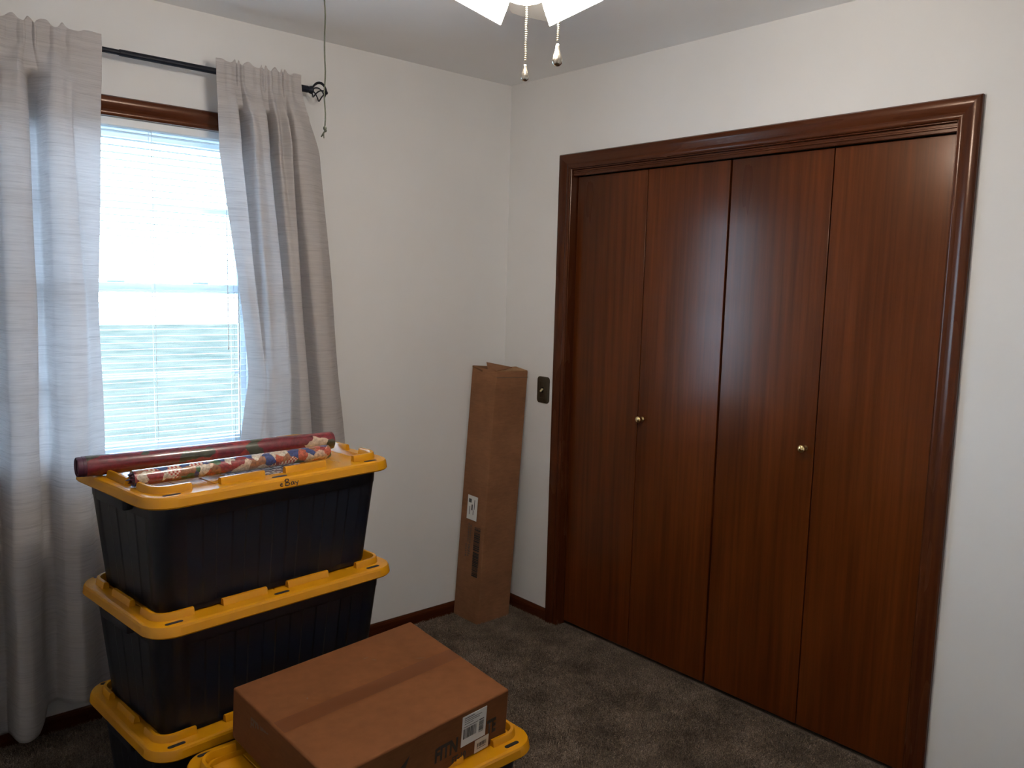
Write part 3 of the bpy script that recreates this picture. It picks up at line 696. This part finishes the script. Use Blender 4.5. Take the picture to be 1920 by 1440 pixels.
def plabel(P, u0, u1, v0, v1, m, nm, par, bars, lines, off=0.0012):
    bm = bmesh.new(); r = [P(u0, v0, off), P(u1, v0, off), P(u1, v1, off), P(u0, v1, off)]; r2 = [P(u0, v0, 0.0002), P(u1, v0, 0.0002), P(u1, v1, 0.0002), P(u0, v1, 0.0002)]
    loft_r = [[bm.verts.new(p) for p in r2], [bm.verts.new(p) for p in r]]
    for i in range(4): bm.faces.new((loft_r[0][i], loft_r[0][(i+1) % 4], loft_r[1][(i+1) % 4], loft_r[1][i]))
    bm.faces.new(loft_r[1]); o = link(nm, bm, m, par)
    rng = random.Random(7); bm = bmesh.new()
    def q(a, b, c, d): quad(bm, [P(u0+(u1-u0)*x, v0+(v1-v0)*y, off+0.0003) for x, y in ((a, c), (b, c), (b, d), (a, d))])
    for (a, b, c, d, horiz) in bars:
        t = a if not horiz else c
        end = b if not horiz else d; k = (end-t)/46
        while t < end - k:
            ww = k*rng.choice((0.6, 1, 1.6, 2.2)); 
            if not horiz: q(t, min(t+ww, end), c, d)
            else: q(a, b, t, min(t+ww, end))
            t += ww + k*rng.choice((0.6, 0.9, 1.5))
    for (a, b, c, d) in lines: q(a, b, c, d)
    link('label_print', bm, INK_LABEL, o); return o
plabel(FP, 0.700, 0.852, 0.105, 0.70, PAPER, 'shipping_label', body, [(0.06, 0.62, 0.42, 0.76, False), (0.70, 0.90, 0.40, 0.80, True)],
       [(0.06, 0.66, 0.355, 0.375), (0.08, 0.5, 0.06, 0.085), (0.08, 0.8, 0.13, 0.15), (0.08, 0.7, 0.19, 0.21), (0.08, 0.45, 0.26, 0.28), (0.70, 0.90, 0.34, 0.375)])
plabel(FP, 0.790, 0.878, 0.725, 0.985, PAPER_C, 'small_label', body, [(0.15, 0.85, 0.30, 0.62, False)], [(0.15, 0.8, 0.70, 0.75)])
lo = (topc[0]-topc[3]).cross(nz).normalized()*-1
lo = Vector((-1, 0.01, 0)).normalized()
LP = face_frame(topc[0], topc[3], botc[0], botc[3], lo)
print_text('FITNESS', LP, 0.22, 0.22, 0.20, 0.26, INK_FAINT, 'lettering', body)
print_text('FT-10', LP, 0.27, 0.55, 0.14, 0.16, INK_FAINT, 'lettering', body)
bm = bmesh.new(); ring = [LP(0.55+0.045*math.cos(t), 0.55+0.20*math.sin(t)) for t in np.linspace(0, 2*math.pi, 25)[:-1]]
rin = [LP(0.55+0.035*math.cos(t), 0.55+0.16*math.sin(t)) for t in np.linspace(0, 2*math.pi, 25)[:-1]]
A = [bm.verts.new(p) for p in ring]; B = [bm.verts.new(p) for p in rin]
for k in range(24): bm.faces.new((A[k], A[(k+1) % 24], B[(k+1) % 24], B[k]))
link('printed_ring', bm, INK_FAINT, body)

# ================================================================== TALL BOX IN THE CORNER
tb = tag(empty('tall_carton', (-0.195, -0.1, 0.0)), 'tall narrow scuffed cardboard box leaning in the room corner', 'cardboard box')
T0 = Vector(tb.location)
bc = [Vector(p)-T0 for p in ((-0.291, -0.014, 0.001), (-0.100, -0.014, 0.001), (-0.096, -0.187, 0.001), (-0.288, -0.190, 0.001))]   # back-left, back-right, front-right, front-left
tc = [Vector(p)-T0 for p in ((-0.206, -0.012, 1.162), (-0.010, -0.010, 1.148), (-0.008, -0.176, 1.142), (-0.202, -0.180, 1.150))]
bm = bmesh.new(); rows = []
nseg = 14
for i in range(nseg+1):
    t = i/nseg; row = []
    for k in range(4):
        p = bc[k]*(1-t)+tc[k]*t; q = bc[(k+1) % 4]*(1-t)+tc[(k+1) % 4]*t
        dn = (q-p).cross(nz).normalized()
        for s_ in (0, 0.035, 0.5, 0.965):
            dent = (-0.004*math.sin(t*7+k*1.7)*math.sin(math.pi*s_)) if 0 < i < nseg else 0
            rnd = -0.002 if s_ == 0 else 0
            c = p*(1-s_)+q*s_; cen = sum((bc[m_]*(1-t)+tc[m_]*t for m_ in range(4)), Vector())/4
            row.append(bm.verts.new(c + dn*abs(dent) + (cen-c).normalized()*(-rnd)))
    rows.append(row)
for a, b in zip(rows, rows[1:]):
    for k in range(16): bm.faces.new((a[k], a[(k+1) % 16], b[(k+1) % 16], b[k]))
bm.faces.new(rows[0][::-1])
tbody = link('box_tube', bm, CARD_T, tb, angle=45)
so = tbody.modifiers.new('card', 'SOLIDIFY'); so.thickness = 0.004; so.offset = -1
# end flaps: left one folded a little open, the others pressed down
def flap(pts, m, nm='end_flap'):
    bm = bmesh.new(); f = quad(bm, pts); n = (pts[1]-pts[0]).cross(pts[2]-pts[0]).normalized()*0.0035
    ex = bmesh.ops.extrude_face_region(bm, geom=[f]); 
    for g in ex['geom']:
        if isinstance(g, bmesh.types.BMVert): g.co -= n if n.z > 0 else -n
    return link(nm, bm, m, tb)
V3 = lambda p: Vector(p)-T0
flap([V3((-0.200, -0.178, 1.154)), V3((-0.010, -0.174, 1.146)), V3((-0.014, -0.098, 1.158)), V3((-0.150, -0.100, 1.157))], CARD_EDGE)
flap([V3((-0.012, -0.012, 1.150)), V3((-0.204, -0.014, 1.164)), V3((-0.190, -0.050, 1.095)), V3((-0.030, -0.060, 1.100))], CARD_IN)
flap([V3((-0.202, -0.179, 1.153)), V3((-0.203, -0.120, 1.151)), V3((-0.150, -0.045, 1.180)), V3((-0.105, -0.172, 1.166))], CARD_T)
flap([V3((-0.204, -0.014, 1.163)), V3((-0.204, -0.085, 1.150)), V3((-0.192, -0.082, 1.105)), V3((-0.190, -0.016, 1.105))], CARD_IN)
bm = bmesh.new(); e1 = bc[3]*0.022+tc[3]*0.978; e2 = bc[2]*0.022+tc[2]*0.978; off = Vector((0, -0.0014, 0))
quad(bm, [e1+off, e2+off, bc[2]*0.0245+tc[2]*0.9755+off, bc[3]*0.0245+tc[3]*0.9755+off]); link('crease_line', bm, INK_FAINT, tbody)
# print and sticker on the face turned to the window side
SP0 = face_frame(tc[0], tc[3], bc[0], bc[3], Vector((-1, 0, 0.07)).normalized())
def SP(u, v, h=0.0012): return SP0(u, v, h+0.0012)
plabel(SP, 0.26, 0.66, 0.505, 0.600, PAPER, 'address_sticker', tbody, [], [(0.12, 0.40, 0.14, 0.30), (0.12, 0.18, 0.14, 0.30), (0.42, 0.55, 0.36, 0.60), (0.68, 0.74, 0.15, 0.55), (0.22, 0.28, 0.45, 0.80), (0.60, 0.66, 0.58, 0.78)])
rng = random.Random(3); bm = bmesh.new(); t = 0.622
while t < 0.815:
    ww = rng.choice((0.0012, 0.002, 0.0034, 0.005)); 
    if 0.715 < t < 0.722: t = 0.722
    quad(bm, [SP(0.62, t), SP(0.86, t), SP(0.86, t+ww), SP(0.62, t+ww)]); t += ww+rng.choice((0.001, 0.0016, 0.0026))
link('barcode', bm, INK, tbody)
bm = bmesh.new()
for u, a, b in ((0.44, 0.62, 0.74), (0.36, 0.615, 0.69), (0.30, 0.70, 0.745), (0.40, 0.70, 0.75)):
    t = a
    while t < b:
        ww = rng.uniform(0.004, 0.009); quad(bm, [SP(u, t), SP(u+0.055, t), SP(u+0.055, t+ww), SP(u, t+ww)]); t += ww+0.003
link('small_print', bm, INK_FAINT, tbody)

# ================================================================== CEILING FAN WITH LIGHT KIT
HX, HY = -1.345, -1.592
def emit_mat(name, col, st):
    m = mat(name, (0.9, 0.9, 0.88), 0.3); b = bsdf(m)
    b.inputs['Emission Color'].default_value = (*col, 1); b.inputs['Emission Strength'].default_value = st; return m
SHADE = emit_mat('lit_frosted_glass', (1.0, 0.91, 0.80), SHADE_EMIT)
FANW = mat('white_fan_enamel', (0.75, 0.74, 0.72), 0.35)
BLADE = mat('white_fan_blade', (0.62, 0.58, 0.52), 0.5)
CHAIN = mat('brass_bead_chain', (0.75, 0.65, 0.45), 0.25, 1.0)
PEND = mat('pewter_pull_pendant', (0.62, 0.56, 0.48), 0.22, 1.0)
fan = tag(empty('ceiling_fan', (HX, HY, H)), 'white ceiling fan with lit frosted glass shades and bead pull chains', 'ceiling fan')
bm = bmesh.new(); lathe(bm, [(0.065, -0.0005), (0.068, -0.02), (0.05, -0.045), (0.016, -0.05), (0.016, -0.052), (0.016, -0.060), (0.05, -0.065), (0.10, -0.08), (0.115, -0.10), (0.115, -0.135), (0.09, -0.160), (0.05, -0.170), (0, -0.170)], 32); link('motor_housing', bm, FANW, fan, angle=40)
bm = bmesh.new(); lathe(bm, [(0.04, -0.1705), (0.065, -0.185), (0.065, -0.210), (0.045, -0.235), (0.014, -0.248), (0, -0.249)], 28); fit = link('light_fitter', bm, FANW, fan, angle=40)
VA = math.radians(48.34)
for k in range(5):
    a = VA - 0.03 + 2*math.pi*k/5; rz = Matrix.Rotation(a, 4, 'Z')
    bm = bmesh.new(); prof = [(0.18, 0.048), (0.22, 0.056), (0.40, 0.064), (0.58, 0.066), (0.615, 0.058), (0.625, 0.035)]
    up_, dn_ = [], []
    out = [(x, y) for x, y in prof] + [(x, -y) for x, y in prof[::-1]]
    tilt = math.radians(11)
    A = [bm.verts.new(rz @ Vector((x, y*math.cos(tilt), -0.150+y*math.sin(tilt)+0.003))) for x, y in out]; B = [bm.verts.new(rz @ Vector((x, y*math.cos(tilt), -0.150+y*math.sin(tilt)-0.003))) for x, y in out]
    bm.faces.new(A); bm.faces.new(B[::-1])
    for i in range(len(out)): bm.faces.new((A[i], B[i], B[(i+1) % len(out)], A[(i+1) % len(out)]))
    bd = link('fan_blade', bm, BLADE, fan)
    bm = bmesh.new(); box(bm, (0.095, -0.018, -0.148), (0.24, 0.018, -0.143)); 
    for v in bm.verts: v.co = rz @ v.co
    link('blade_iron', bm, FANW, bd)
for k in range(3):
    a = VA + math.pi + 2*math.pi*k/3
    base = Vector((0.065*math.cos(a), 0.065*math.sin(a), -0.203))
    ax = Vector((math.cos(a)*math.sin(math.radians(30)), math.sin(a)*math.sin(math.radians(30)), -math.cos(math.radians(30))))
    mt = Matrix.Translation(base) @ ax.to_track_quat('Z', 'Y').to_matrix().to_4x4()
    bm = bmesh.new(); lathe(bm, [(0.016, 0), (0.02, 0.012), (0.021, 0.03), (0.018, 0.032)], 20, mt); link('socket_cup', bm, FANW, fan, angle=40)
    bm = bmesh.new(); lathe(bm, [(0.022, 0.022), (0.036, 0.027), (0.050, 0.042), (0.058, 0.064), (0.0615, 0.092), (0.0635, 0.122), (0.0640, 0.127), (0.0625, 0.1285), (0.0605, 0.127), (0.0585, 0.092), (0.055, 0.065), (0.047, 0.045), (0.034, 0.031), (0.022, 0.026)], 40, mt, closed=True)
    sh = link('lamp_shade', bm, SHADE, fan, smooth=True)
    bm = bmesh.new(); lathe(bm, [(0, 0.032), (0.012, 0.034), (0.013, 0.05), (0.022, 0.072), (0.026, 0.088), (0.022, 0.104), (0.012, 0.112), (0, 0.114)], 20, mt); link('bulb', bm, SHADE, sh, smooth=True)
def chain(dx, dy, z0, z1, big, nm):
    bm = bmesh.new(); n = int((z0-z1)/0.0045)
    for i in range(n):
        g = bmesh.ops.create_icosphere(bm, subdivisions=1, radius=0.0021)
        for v in g['verts']: v.co += Vector((dx+0.0006*math.sin(i*0.7), dy, z0-i*0.0045))
    c = link('pull_chain', bm, CHAIN, fan, smooth=True)
    s = 1.25 if big else 0.92
    bm = bmesh.new(); lathe(bm, [(0, 0.0), (0.003*s, -0.001*s), (0.0035*s, -0.005*s), (0.0045*s, -0.011*s), (0.0075*s, -0.02*s), (0.0095*s, -0.028*s), (0.0085*s, -0.034*s), (0.005*s, -0.0375*s), (0, -0.0385*s)], 18, Matrix.Translation((dx, dy, z1)))
    link('pull_pendant', bm, PEND, c, smooth=True)
rr_ = Vector((math.sin(VA), -math.cos(VA), 0))
chain(0.002, -0.001, -0.249, -0.442, False, 'a')
p2 = rr_*0.072 + Vector((math.cos(VA), math.sin(VA), 0))*0.045
bm = bmesh.new(); tube(bm, [(0.055*math.cos(VA-1), 0.055*math.sin(VA-1), -0.212), (p2.x*0.9, p2.y*0.9, -0.214), (p2.x, p2.y, -0.222)], 0.002, 6); link('chain_arm', bm, CHAIN, fan)
chain(p2.x, p2.y, -0.220, -0.385, True, 'b')

# ================================================================== HANGING CORD
co = tag(empty('hanging_cord', (-1.371, -0.769, H)), 'thin green-grey cord with a knotted end hanging from the ceiling near the curtain rod', 'cord')
bm = bmesh.new()
for i in range(9):
    pass
tube(bm, [(0.0015*math.sin(i*0.9), 0.001*math.cos(i*1.3), -0.012-0.463*i/24) for i in range(25)], 0.0021, 7); cm = link('cord', bm, CORDG, co, smooth=True)
bm = bmesh.new(); sphere(bm, (0.0, 0, -0.478), 0.0052, 10, 8, (1, 1, 1.3)); sphere(bm, (0.0025, 0.001, -0.484), 0.0045, 10, 8); link('knot', bm, CORDG, co, smooth=True)
bm = bmesh.new(); tube(bm, [(0, 0, -0.486), (-0.004, 0.002, -0.493), (-0.010, 0.003, -0.503)], [0.002, 0.0024, 0.0016], 6); tube(bm, [(-0.003, 0.002, -0.492), (-0.003, 0.0, -0.506)], [0.002, 0.0014], 6); tube(bm, [(-0.004, 0.002, -0.493), (-0.008, -0.004, -0.500)], [0.002, 0.001], 6); link('frayed_end', bm, CORDG, co, smooth=True)
bm = bmesh.new(); tube(bm, [(0, 0, -0.0003), (0, 0, -0.006)], 0.002, 8)
tube(bm, [(0.006*math.sin(t), 0, -0.012+0.006*math.cos(t)) for t in np.linspace(0, 2*math.pi, 17)], 0.0012, 6, False); link('screw_eye', bm, BRASS, co, smooth=True)

# ================================================================== CARPET PILE
def pile():
    rng = np.random.RandomState(5); regs = [((-1.20, 0.03), (-2.35, -0.012), 215000), ((RX0+0.013, -1.20), (-2.35, -0.012), 240000), ((RX0+0.013, 0.0), (RY0+0.013, -2.35), 170000)]
    Vs, n0 = [], 0
    for (x0, x1), (y0, y1), n in regs:
        x = rng.uniform(x0, x1, n); y = rng.uniform(y0, y1, n)
        keep = (x < -0.013) | ((y < CY0-0.006) & (y > CY1+0.006)); 
        for px, py, th, hl, hw in ((-1.574, -0.663, 0.075, 0.325, 0.19), (-1.507, -1.228, 0.020, 0.325, 0.19), (-0.193, -0.100, 0.0, 0.102, 0.092)):
            dx, dy = x-px, y-py; a_, b_ = dx*math.cos(th)+dy*math.sin(th), -dx*math.sin(th)+dy*math.cos(th)
            keep &= ~((abs(a_) < hl) & (abs(b_) < hw))
        x, y = x[keep], y[keep]; n = len(x)
        a = rng.uniform(0, 2*math.pi, n); wv = 0.0016; h = rng.uniform(0.006, 0.012, n)
        lx = rng.normal(0, 0.0045, n); ly = rng.normal(0, 0.0045, n)
        p0 = np.stack([x-wv*np.cos(a), y-wv*np.sin(a), np.zeros(n)], -1); p1 = np.stack([x+wv*np.cos(a), y+wv*np.sin(a), np.zeros(n)], -1); p2 = np.stack([x+lx, y+ly, h], -1)
        Vs.append(np.stack([p0, p1, p2], 1).reshape(-1, 3)); n0 += n
    V = np.concatenate(Vs).astype(np.float32)
    me = bpy.data.meshes.new('carpet_pile'); me.vertices.add(3*n0); me.vertices.foreach_set('co', V.ravel())
    me.loops.add(3*n0); me.loops.foreach_set('vertex_index', np.arange(3*n0, dtype=np.int32))
    me.polygons.add(n0); me.polygons.foreach_set('loop_start', np.arange(0, 3*n0, 3, dtype=np.int32)); me.update(calc_edges=True)
    me.materials.append(PILE); o = bpy.data.objects.new('carpet_pile', me); COL.objects.link(o)
    o['kind'] = 'stuff'; o['label'] = 'mottled brown cut pile carpet covering the floor'; o.parent = bpy.data.objects['floor']
pile()
